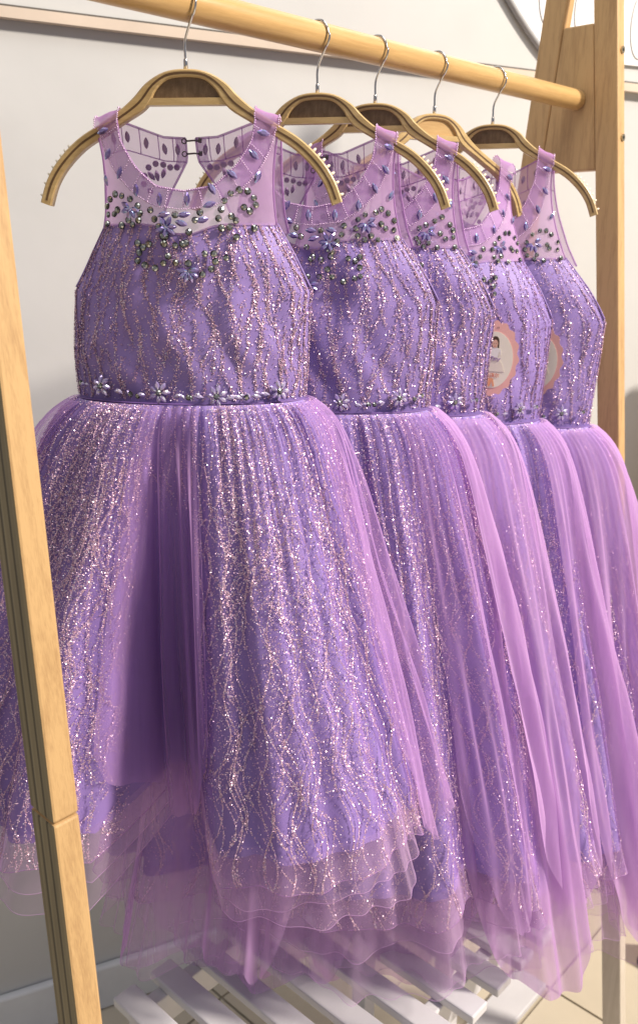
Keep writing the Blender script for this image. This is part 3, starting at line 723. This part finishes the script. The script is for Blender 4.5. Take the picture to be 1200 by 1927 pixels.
        P = np.stack([sg * X[0, :], Y[0, :], zz[0, :]], -1); V, F = tube(Dd.f(P), .0013, 6); mb.add(V, F)
        P = np.stack([sg * X[-1, :], Y[-1, :], zz[-1, :]], -1); V, F = tube(Dd.f(P), .0013, 6); mb.add(V, F)
        P = np.stack([sg * X[:, 4], Y[:, 4] - .001, zz[:, 4] ], -1); V, F = tube(Dd.f(P), .0007, 5); mb.add(V, F)
        for c in (3, 6, 9, 12, 14):
            P = np.stack([sg * X[c, :5], Y[c, :5] - .001, zz[c, :5]], -1); V, F = tube(Dd.f(P), .0006, 5); mb.add(V, F)
        obj('binding', mb.data('binding', M['binding'], True), byk)
        # placket by the closing
        P = np.stack([np.stack([sg * (X[0, :6] + .001), Y[0, :6] - .002, zz[0, :6]], -1), np.stack([sg * (X[0, :6] + .010), Y[0, :6] - .003, zz[0, :6]], -1), np.stack([sg * (X[0, :6] + .012), Y[0, :6], zz[0, :6]], -1)])
        obj('placket', grid_mesh('placket', Dd.f(P), M['binding']), byk)
        for c in (2, 5, 8, 11, 14):
            q = Dd.f(np.array([sg * X[c, 2], Y[c, 2] - .0015, zz[c, 2]])); obj('gem_back', NAVB, byk, q, (0, math.radians(90 + sg * rs.uniform(-14, 14)), 0))
        for (dx, dz) in ((.028, -.101), (.036, -.098), (.045, -.097), (.054, -.101), (.060, -.110), (.062, -.119), (.055, -.127), (.020, -.101)):
            q = Dd.f(np.array([sg * dx, .0125 + .026 * math.sin(min(1, (-.06 - dz) / .11) * PI / 2) - .003, dz])); obj('stone_back', DISC, byk, q)
        for (dx, dz, an) in ((.037, -.107, 70), (.045, -.110, 100), (.052, -.110, 130)):
            q = Dd.f(np.array([sg * dx, .0125 + .018 - .003, dz])); obj('petal_back', NAVB, byk, q, (0, math.radians(an if sg > 0 else 180 - an), 0))
    # hook and eye
    he = MB()
    for zz in (-.0735, -.0875):
        V, F = tube(Dd.f(np.array([(-.0075 + .0028 * math.cos(t_), .011, zz + .0028 * math.sin(t_)) for t_ in np.linspace(0, 2 * PI, 14)])), .0007, 6); he.add(V, F)
        V, F = tube(Dd.f(np.array([(-.004, .0105, zz), (.004, .0105, zz + .0006), (.012, .0105, zz)])), .0011, 6); he.add(V, F)
        V, F = tube(Dd.f(np.array([(.011, .0105, zz - .002), (.0115, .0105, zz + .003)])), .0022, 6); he.add(V, F)
    obj('hook_and_eye', he.data('hook_and_eye', M['hookeye'], True), root)

    # ---- crystals on yoke and bodice
    def nrm_rot(x, z, yaw_extra=0.0):
        e = .002; y0 = front_y(x - e, z); y1 = front_y(x + e, z); za = front_y(x, z - e); zb_ = front_y(x, z + e)
        return math.atan2(y1 - y0, 2 * e), math.atan2(zb_ - za, 2 * e)
    def place(name, me, x, z, lift, ang, parent, scale=1.0):
        y = float(front_y(np.array(x), np.array(z))) - lift
        q = Dd.f(np.array([x, y, z])); rz, rx = nrm_rot(x, z); rz = max(-1.1, min(1.1, rz))
        tw = float(Dd.tw(z))
        m = Matrix.Translation(Vector(q)) @ Matrix.Rotation(rz + tw, 4, 'Z') @ Matrix.Rotation(-rx * .8 + rs.normal(0, .10), 4, 'X') @ Matrix.Rotation(rs.normal(0, .10), 4, 'Z') @ Matrix.Rotation(-math.radians(ang), 4, 'Y') @ Matrix.Diagonal((scale, scale, scale, 1))
        o = obj(name, me, parent); o.matrix_basis = m; return o
    for (x, z) in RH:
        x = x * mir; jx, jz = (0, 0) if di == 0 else rs.normal(0, .0009, 2)
        on_b = z < float(ztop(x))
        place('rhinestone', STONE, x + jx, z + jz, .0035 if on_b else .0032, rs.uniform(0, 360), root, rs.uniform(.82, .98))
    for (x, z, an) in NV:
        place('navette_gem', NAV, x * mir, z, .005, an * mir, root)
    for (cx_, cz_, angs) in CL:
        for an in angs:
            an = an if mir > 0 else 180 - an
            dx, dz = .0068 * math.cos(math.radians(an)), .0068 * math.sin(math.radians(an))
            place('petal_gem', PETG, cx_ * mir + dx, cz_ + dz, .0045, an, root)
    # ---- belt with crystal flowers
    thb = np.linspace(-PI, PI, 120, endpoint=False); hb = np.array([-.021, -.0165, -.004, 0.0005])
    def belt_pt(th, z, off):
        A = wid(z) + off; B = np.where(np.cos(th) > 0, dep(z) + off, .040 + off)
        c_ = np.abs(np.sin(th)); sgn = np.sign(np.sin(th)); y = np.clip(1 - c_**2.0, 0, 1)**.74
        return np.stack([A * np.sin(th), -np.sign(np.cos(th)) * B * y, z + 0 * th], -1)
    P = np.stack([belt_pt(thb, np.full_like(thb, -.372 + h), .0012 if i in (0,) else .0022) for i, h in enumerate(hb)], 1)
    belt = obj('belt', grid_mesh('belt', Dd.f(P), M['satin'], True), root)
    V, F = tube(np.vstack([Dd.f(belt_pt(np.append(thb, thb[0]), np.full(121, -.3725), .0024))]), .0016, 6, False)
    obj('waist_piping', mesh_data('waist_piping', V, F, M['satin_piping'], True), belt)
    for (x, z) in FL:
        x = min(max(x * mir, -.118), .118)
        q0 = np.array([x, float(front_y(np.array(x), np.array(z))) - .003, z]); q = Dd.f(q0); rz, _ = nrm_rot(x, z)
        fo = thing('crystal_flower', '', '', tuple(q)); del fo['label']; del fo['category']; fo.parent = root
        fo.rotation_euler = (rs.normal(0, .08), 0, max(-.9, min(.9, rz)) + float(Dd.tw(z)))
        k0 = rs.uniform(0, 60); npet = 7
        for k in range(npet):
            an = k0 + 360 / npet * k + rs.normal(0, 4); ra = math.radians(an)
            o = obj('petal', PET, fo); o.matrix_basis = Matrix.Translation((.0084 * math.cos(ra), -.001, .0084 * math.sin(ra))) @ Matrix.Rotation(-ra, 4, 'Y') @ Matrix.Rotation(.30, 4, 'Z') @ Matrix.Rotation(rs.normal(0, .15), 4, 'X') @ Matrix.Diagonal((1.0, 1, 1.0, 1))
        o = obj('centre_stone', STONE, fo, (0, -.0022, 0), None, (.85, .9, .85))
    for (x, z) in SM: place('rhinestone', STONE, max(-.125, min(.125, x * mir)), z, .004, rs.uniform(0, 360), root, .85)
    for x in np.arange(-.126, .128, .0098):
        if min(abs(x * mir - a_[0]) for a_ in FL) > .017:
            place('waist_crystal', NAVW if rs.random() < .6 else STONE, x + rs.normal(0, .0012), -.3640 + .012 * (x / .13)**2 + rs.normal(0, .0022), .004, rs.normal(0, 35), root, rs.uniform(.6, .85))
    for (x, z) in WNV: place('navette_crystal', NAVW, x * mir, z, .004, rs.normal(0, 10), root)

    # ---- skirt: satin lining, glitter tulle, plain tulle
    FD = np.linspace(-180, 180, 361)[:-1]
    ntheta = 300; HG = .562 if di == 0 else .59
    th = np.linspace(-PI, PI, ntheta, endpoint=False)
    hl = np.concatenate([np.linspace(0, .05, 8), np.linspace(.06, HG - .034, 46)])
    hemn = lambda th, a_: a_ * (np.sin(5 * th + p['seed']) + .6 * np.sin(9 * th + 2 * p['seed']) + .35 * np.sin(17 * th))
    THm, Hm = np.meshgrid(th, hl, indexing='ij')
    P = skirt(p, THm, Hm * (1 + hemn(THm, .012)), 0.0)
    obj('skirt_lining', grid_mesh('skirt_lining', Dd.f(P), M['satin'], True), root)
    h2 = np.concatenate([np.linspace(0, .05, 8), np.linspace(.06, HG, 56)])
    def gl(th, h): return skirt(p, th, h * (1 + hemn(th, .014)), .005, 1.0, .006 * np.clip((h - .56) / .06, 0, 1) + .0025 * np.sin(29 * th + 9 * h) * np.clip(h / .3, 0, 1))
    THm, Hm = np.meshgrid(th, h2, indexing='ij')
    gs = obj('glitter_skirt', grid_mesh('glitter_skirt', Dd.f(gl(THm, Hm)), M['tulle_glitter'], True), root)
    e_ = gl(th, np.full_like(th, HG)); V, F = tube(Dd.f(np.vstack([e_, e_[:1]])), .0005, 5, False); obj('hem_edge', mesh_data('hem_edge', V, F, M['binding'], True), gs)
    h3 = np.linspace(HG - .047, HG, 5)
    THm, Hm = np.meshgrid(th, h3, indexing='ij')
    obj('hem_band', grid_mesh('hem_band', Dd.f(gl(THm, Hm) + np.array([0, -.0008, 0])), M['tulle_under'], True), gs)
    # glitter lines
    nl = p['lines']; p['streak'] = [[-50, -42, -34, -28, -22, 14, 24, 36, 50], [2, 20, 32, 46], [10, 24, 48], [14, 36, 52], [12, 34, 60]][di]; dth = 2 * PI / nl; Pl = []
    lo, hi = (-118, 112) if di == 0 else (-45, 118)
    for k in range(nl):
        t0 = -PI + dth * (k + .5); dg = math.degrees(t0)
        if dg < lo or dg > hi: continue
        lam = .125 + .02 * math.sin(k * .9); ph = (k % 2) * PI + rs.normal(0, .4); am = dth * rs.uniform(.55, 1.1); dr = rs.normal(0, .22) * dth
        reps = int(rs.choice([1, 1, 1, 2, 2])); 
        for rep in range(reps):
            m = 1000; hh = HG * rs.uniform(0, 1, m)**.85
            ok = np.sin(hh * 17 + k * 2.3 + rep * 2) > -.55
            tt = t0 + am * np.sin(2 * PI * hh / lam + ph + .3 * rep) * np.clip(hh / .1, .2, 1) + dr * hh / .3 + rs.normal(0, .0030, m) / (1 + 2 * hh) + rep * .0065
            Pl.append(np.stack([tt, hh], -1)[ok])
    for k in range(340):                                   # feather strokes fanning down and outwards
        t0 = math.radians(rs.uniform(lo, hi)); h0 = .50 * rs.uniform(.15, 1); ln_ = rs.uniform(.05, .11); sl = rs.choice([-1, 1]) * rs.uniform(.35, .75)
        m = int(ln_ / .0008); x = np.sort(rs.uniform(0, 1, m)); hh = h0 + ln_ * x
        Pl.append(np.stack([t0 + sl * ln_ * x**1.25 / (.13 + .25 * h0) + rs.normal(0, .0028, m), np.minimum(hh, HG - .002)], -1))
    for t0 in (np.linspace(-29, -14.5, 13) if di == 0 else []):   # the turning flank of the left fold is wide: more lines
        m = 760; hh = rs.uniform(.06, HG, m); ph = rs.uniform(0, 6.28)
        Pl.append(np.stack([math.radians(t0) + .012 * np.sin(hh * 42 + ph) + rs.normal(0, .0022, m), hh], -1))
    for t0 in p['streak']:                                 # dense streaks along the crests of the folds
        m = 2600; hh = .46 * rs.uniform(0, 1, m)**1.25
        Pl.append(np.stack([math.radians(t0) + .05 * np.sin(hh * 9 + t0) + rs.normal(0, 1, m) * (.055 + .05 * hh), hh], -1))
    nd = 14000
    Pl.append(np.stack([np.radians(rs.uniform(lo, hi, nd)), HG * rs.uniform(0, 1, nd)**1.1], -1))
    q = np.concatenate(Pl); e = 1e-3
    if di == 0: q = q[~((np.abs(np.degrees(q[:, 0]) + 7) < 8.5) & (q[:, 1] > .09 + .05 * rs.random(len(q))))]   # the plain tulle gore between the two glitter lobes
    P = gl(q[:, 0], q[:, 1]); Pu = gl(q[:, 0] + e, q[:, 1]); Ph = gl(q[:, 0], q[:, 1] + e)
    N = np.cross(Ph - P, Pu - P); N /= np.linalg.norm(N, axis=1)[:, None] + 1e-12
    N *= np.sign((N[:, 0] * np.sin(q[:, 0]) - N[:, 1] * np.cos(q[:, 0])))[:, None]
    flakes('glitter', Dd.f(P + N * .0009), N, .00090, .5, gs, rs)
    # plain tulle panels
    for (a0, a1, off, ln, kind) in p['tul']:
        n_ = max(40, int((a1 - a0) * 2.2)); tt = np.radians(np.linspace(a0, a1, n_)); hh = np.concatenate([np.linspace(0, .05, 8), np.linspace(.06, ln, 50)])
        A_, H_ = np.meshgrid(tt, hh, indexing='ij')
        nf = (a1 - a0) / (6.5 if kind == 'v' else 25.0)
        uu = (A_ - tt[0]) / (tt[-1] - tt[0])
        q1, q2, q3 = rs.uniform(0, 6.28, 3)
        wv = np.sin(2 * PI * nf * uu + 2.0 * np.sin(3.1 * uu + q1) + 1.6 * H_)
        fo = (.015 * wv + .007 * np.sin(2 * PI * nf * 1.7 * uu + q2 - 2.5 * H_) + .0022 * np.sin(2 * PI * nf * 4.3 * uu + q3 + 5 * H_)) * np.clip(H_ / .25, 0, 1.3)
        for _k in range(5):
            ka, kb_, kc = rs.uniform(25, 70) * rs.choice([-1, 1]), rs.uniform(8, 34), rs.uniform(0, 6.28)
            fo = fo + .0011 * np.sin(ka * (A_ - tt[0]) + kb_ * H_ + kc + 1.5 * np.sin(6 * H_ + kc)) * np.clip(H_ / .15, 0, 1)
        puffy = .010 * (1 - np.exp(-H_ / .03)) + (.010 if kind != 'v' else .0) * np.clip(H_ / .5, 0, 1)
        hem_ = 1 + .014 * np.sin(2 * PI * nf * .5 * uu + p['seed']) + .005 * np.sin(2 * PI * nf * 1.3 * uu)
        ed = np.clip(np.minimum(uu, 1 - uu) * (a1 - a0) / 16, 0, 1); hem_ = hem_ * (1 - .34 * (1 - ed)**2 * np.clip(H_ / ln, 0, 1)); fo = fo * (.35 + .65 * ed)
        P = skirt(p, A_, H_ * hem_, off, .86 if kind == 'v' else .45, fo + puffy, .22, .5)
        obj('tulle_panel', grid_mesh('tulle_panel', Dd.f(P), M[{'o': 'tulle_full', 'f': 'tulle_outer', 'v': 'tulle_outer'}[kind]]), root)
    # long plain under-tulle with a ruffled hem
    for li, (len_, of_, mt) in enumerate(((.592 if di == 0 else .63, -.010, 'tulle_under'), (.622 if di == 0 else .69, -.020, 'tulle_under'))):
        n_ = 400; tt = np.linspace(-PI, PI, n_, endpoint=False); hh = np.concatenate([np.linspace(.42, .55, 8), np.linspace(.556, len_, 12)])
        A_, H_ = np.meshgrid(tt, hh, indexing='ij')
        fo = (.009 * np.sin(19 * A_ + 2 * np.sin(4 * A_) + li * 2 + p['seed']) + .004 * np.sin(43 * A_ + 2 * np.sin(7 * A_) + li + 6 * H_)) * np.clip((H_ - .45) / .15, 0, 1.6)
        hem_ = 1 + (.016 * np.sin(5 * A_ + li * 3 + p['seed']) + .007 * np.sin(13 * A_ + p['seed'] * 2) + .003 * np.sin(37 * A_ + li)) * np.clip((H_ - .5) / .2, 0, 1)
        P = skirt(p, A_, H_ * hem_, of_, 1.0, fo * .6, 1.0, .4)
        ut = obj('under_tulle', grid_mesh('under_tulle', Dd.f(P), M[mt], True), root)
        V, F = tube(np.vstack([Dd.f(P[:, -1]), Dd.f(P[:1, -1])]), .00035, 5, False); obj('hem_edge', mesh_data('hem_edge', V, F, M['yoke'], True), ut)

# ------------------------------------------------------------------ hang tags
def flat(name, ring2, y, mat, parent, thick=0.0004):
    mb = MB(); mb.prism([(x, y, z) for x, z in ring2], [(x, y - thick, z) for x, z in ring2]); return obj(name, mb.data(name, mat), parent)
def ell(cx, cz, rx, rz, n=28, a0=0, a1=360): return [(cx + rx * math.cos(math.radians(t)), cz + rz * math.sin(math.radians(t))) for t in np.linspace(a0, a1, n, endpoint=(a1 - a0) < 360)]
def text(name, body, x, z, y, size, mat, parent, shear=0.0):
    cu = bpy.data.curves.new(name, 'FONT'); cu.body = body; cu.size = size; cu.align_x = 'CENTER'; cu.shear = shear; cu.extrude = .0001; cu.materials.append(mat)
    tmp = bpy.data.objects.new(name + '_source', cu); COL.objects.link(tmp)
    me = bpy.data.meshes.new_from_object(tmp, depsgraph=bpy.context.evaluated_depsgraph_get()); bpy.data.objects.remove(tmp); bpy.data.curves.remove(cu)
    return obj(name, me, parent, (x, y, z), (PI / 2, 0, 0))
def hang_tag(label, loc, rz, tilt):
    t = thing('hang_tag', label, 'hang tag', loc, rz, 'pink hang tags'); t.rotation_euler = (0, tilt, rz); t.scale = (1.0, 1.0, 1.04)
    hw, hh_ = .0385, .0555
    rg = [((hw + .0018 * math.cos(16 * a_)) * math.cos(a_), (hh_ + .0018 * math.cos(16 * a_)) * math.sin(a_)) for a_ in np.linspace(0, 2 * PI, 160, endpoint=False)]
    flat('card', rg, 0, M['tag_pink'], t, .0009)
    pic = flat('cream_oval', ell(0, -.002, .0305, .0425, 48), -.0010, M['tag_cream'], t)
    flat('printed_skirt', [(-.004, .002), (.006, .002), (.014, -.006), (.019, -.019), (-.016, -.019), (-.011, -.006)], -.0015, M['print_skirt'], pic)
    flat('printed_bodice', [(-.006, .002), (.0065, .002), (.008, .012), (.0095, .010), (.010, .006), (.0115, .006), (.0105, .014), (.004, .0165), (-.003, .0165), (-.009, .014)], -.0019, M['print_white'], pic)
    flat('printed_hair', ell(.0005, .026, .0062, .0078, 24) , -.0015, M['print_hair'], pic)
    flat('printed_hair', [(-.0055, .026), (-.003, .027), (-.0035, .017), (-.006, .016)], -.0019, M['print_hair'], pic)
    flat('printed_hair', [(.0042, .027), (.0067, .026), (.0072, .016), (.0048, .017)], -.0019, M['print_hair'], pic)
    flat('printed_face', ell(.0005, .0225, .0044, .0062, 22), -.0021, M['print_skin'], pic)
    for sg in (-1, 1): flat('printed_eye', ell(.0005 + sg * .0017, .0232, .0006, .0004, 8), -.0026, M['print_hair'], pic, .0001)
    flat('printed_mouth', ell(.0005, .0192, .0013, .0004, 8), -.0026, M['print_red'], pic, .0001)
    text('script_lettering', 'Tany', .002, -.0022, -.0026, .0085, M['print_purple'], pic, .35)
    text('red_lettering', '\u7f8e\u742a\u5c14', .001, -.0275, -.0022, .0075, M['print_red'], pic)
    flat('printed_ballet_shoe', [(-.004, -.042), (-.0015, -.0425), (.001, -.034), (.0035, -.0425), (.006, -.041), (.003, -.030), (-.001, -.029), (-.008, -.0305)], -.0019, M['print_orange'], pic)
    text('small_lettering', 'rs', .003, .0455, -.0012, .005, M['print_grey'], t)
    return t
def on_dress(di, x, z, lift):
    root, Dd, p, yaw = dress_objs[di]
    q = Dd.f(np.array([x, float(front_y(np.array(x), np.array(z))) - lift, z]))
    a_ = -math.radians(yaw); L = np.array([q[0] * math.cos(a_) - q[1] * math.sin(a_), q[0] * math.sin(a_) + q[1] * math.cos(a_), q[2]])
    return tuple(np.array(W(HP[di][0], 0, HZ)) + L)
hang_tag('pink scalloped hang tag on the fourth dress, more of it showing', on_dress(3, .057, -.285, .012), -math.radians(8), math.radians(3))
hang_tag('pink scalloped hang tag on the rearmost dress, mostly hidden', on_dress(4, .069, -.287, .006), -math.radians(18), math.radians(3))
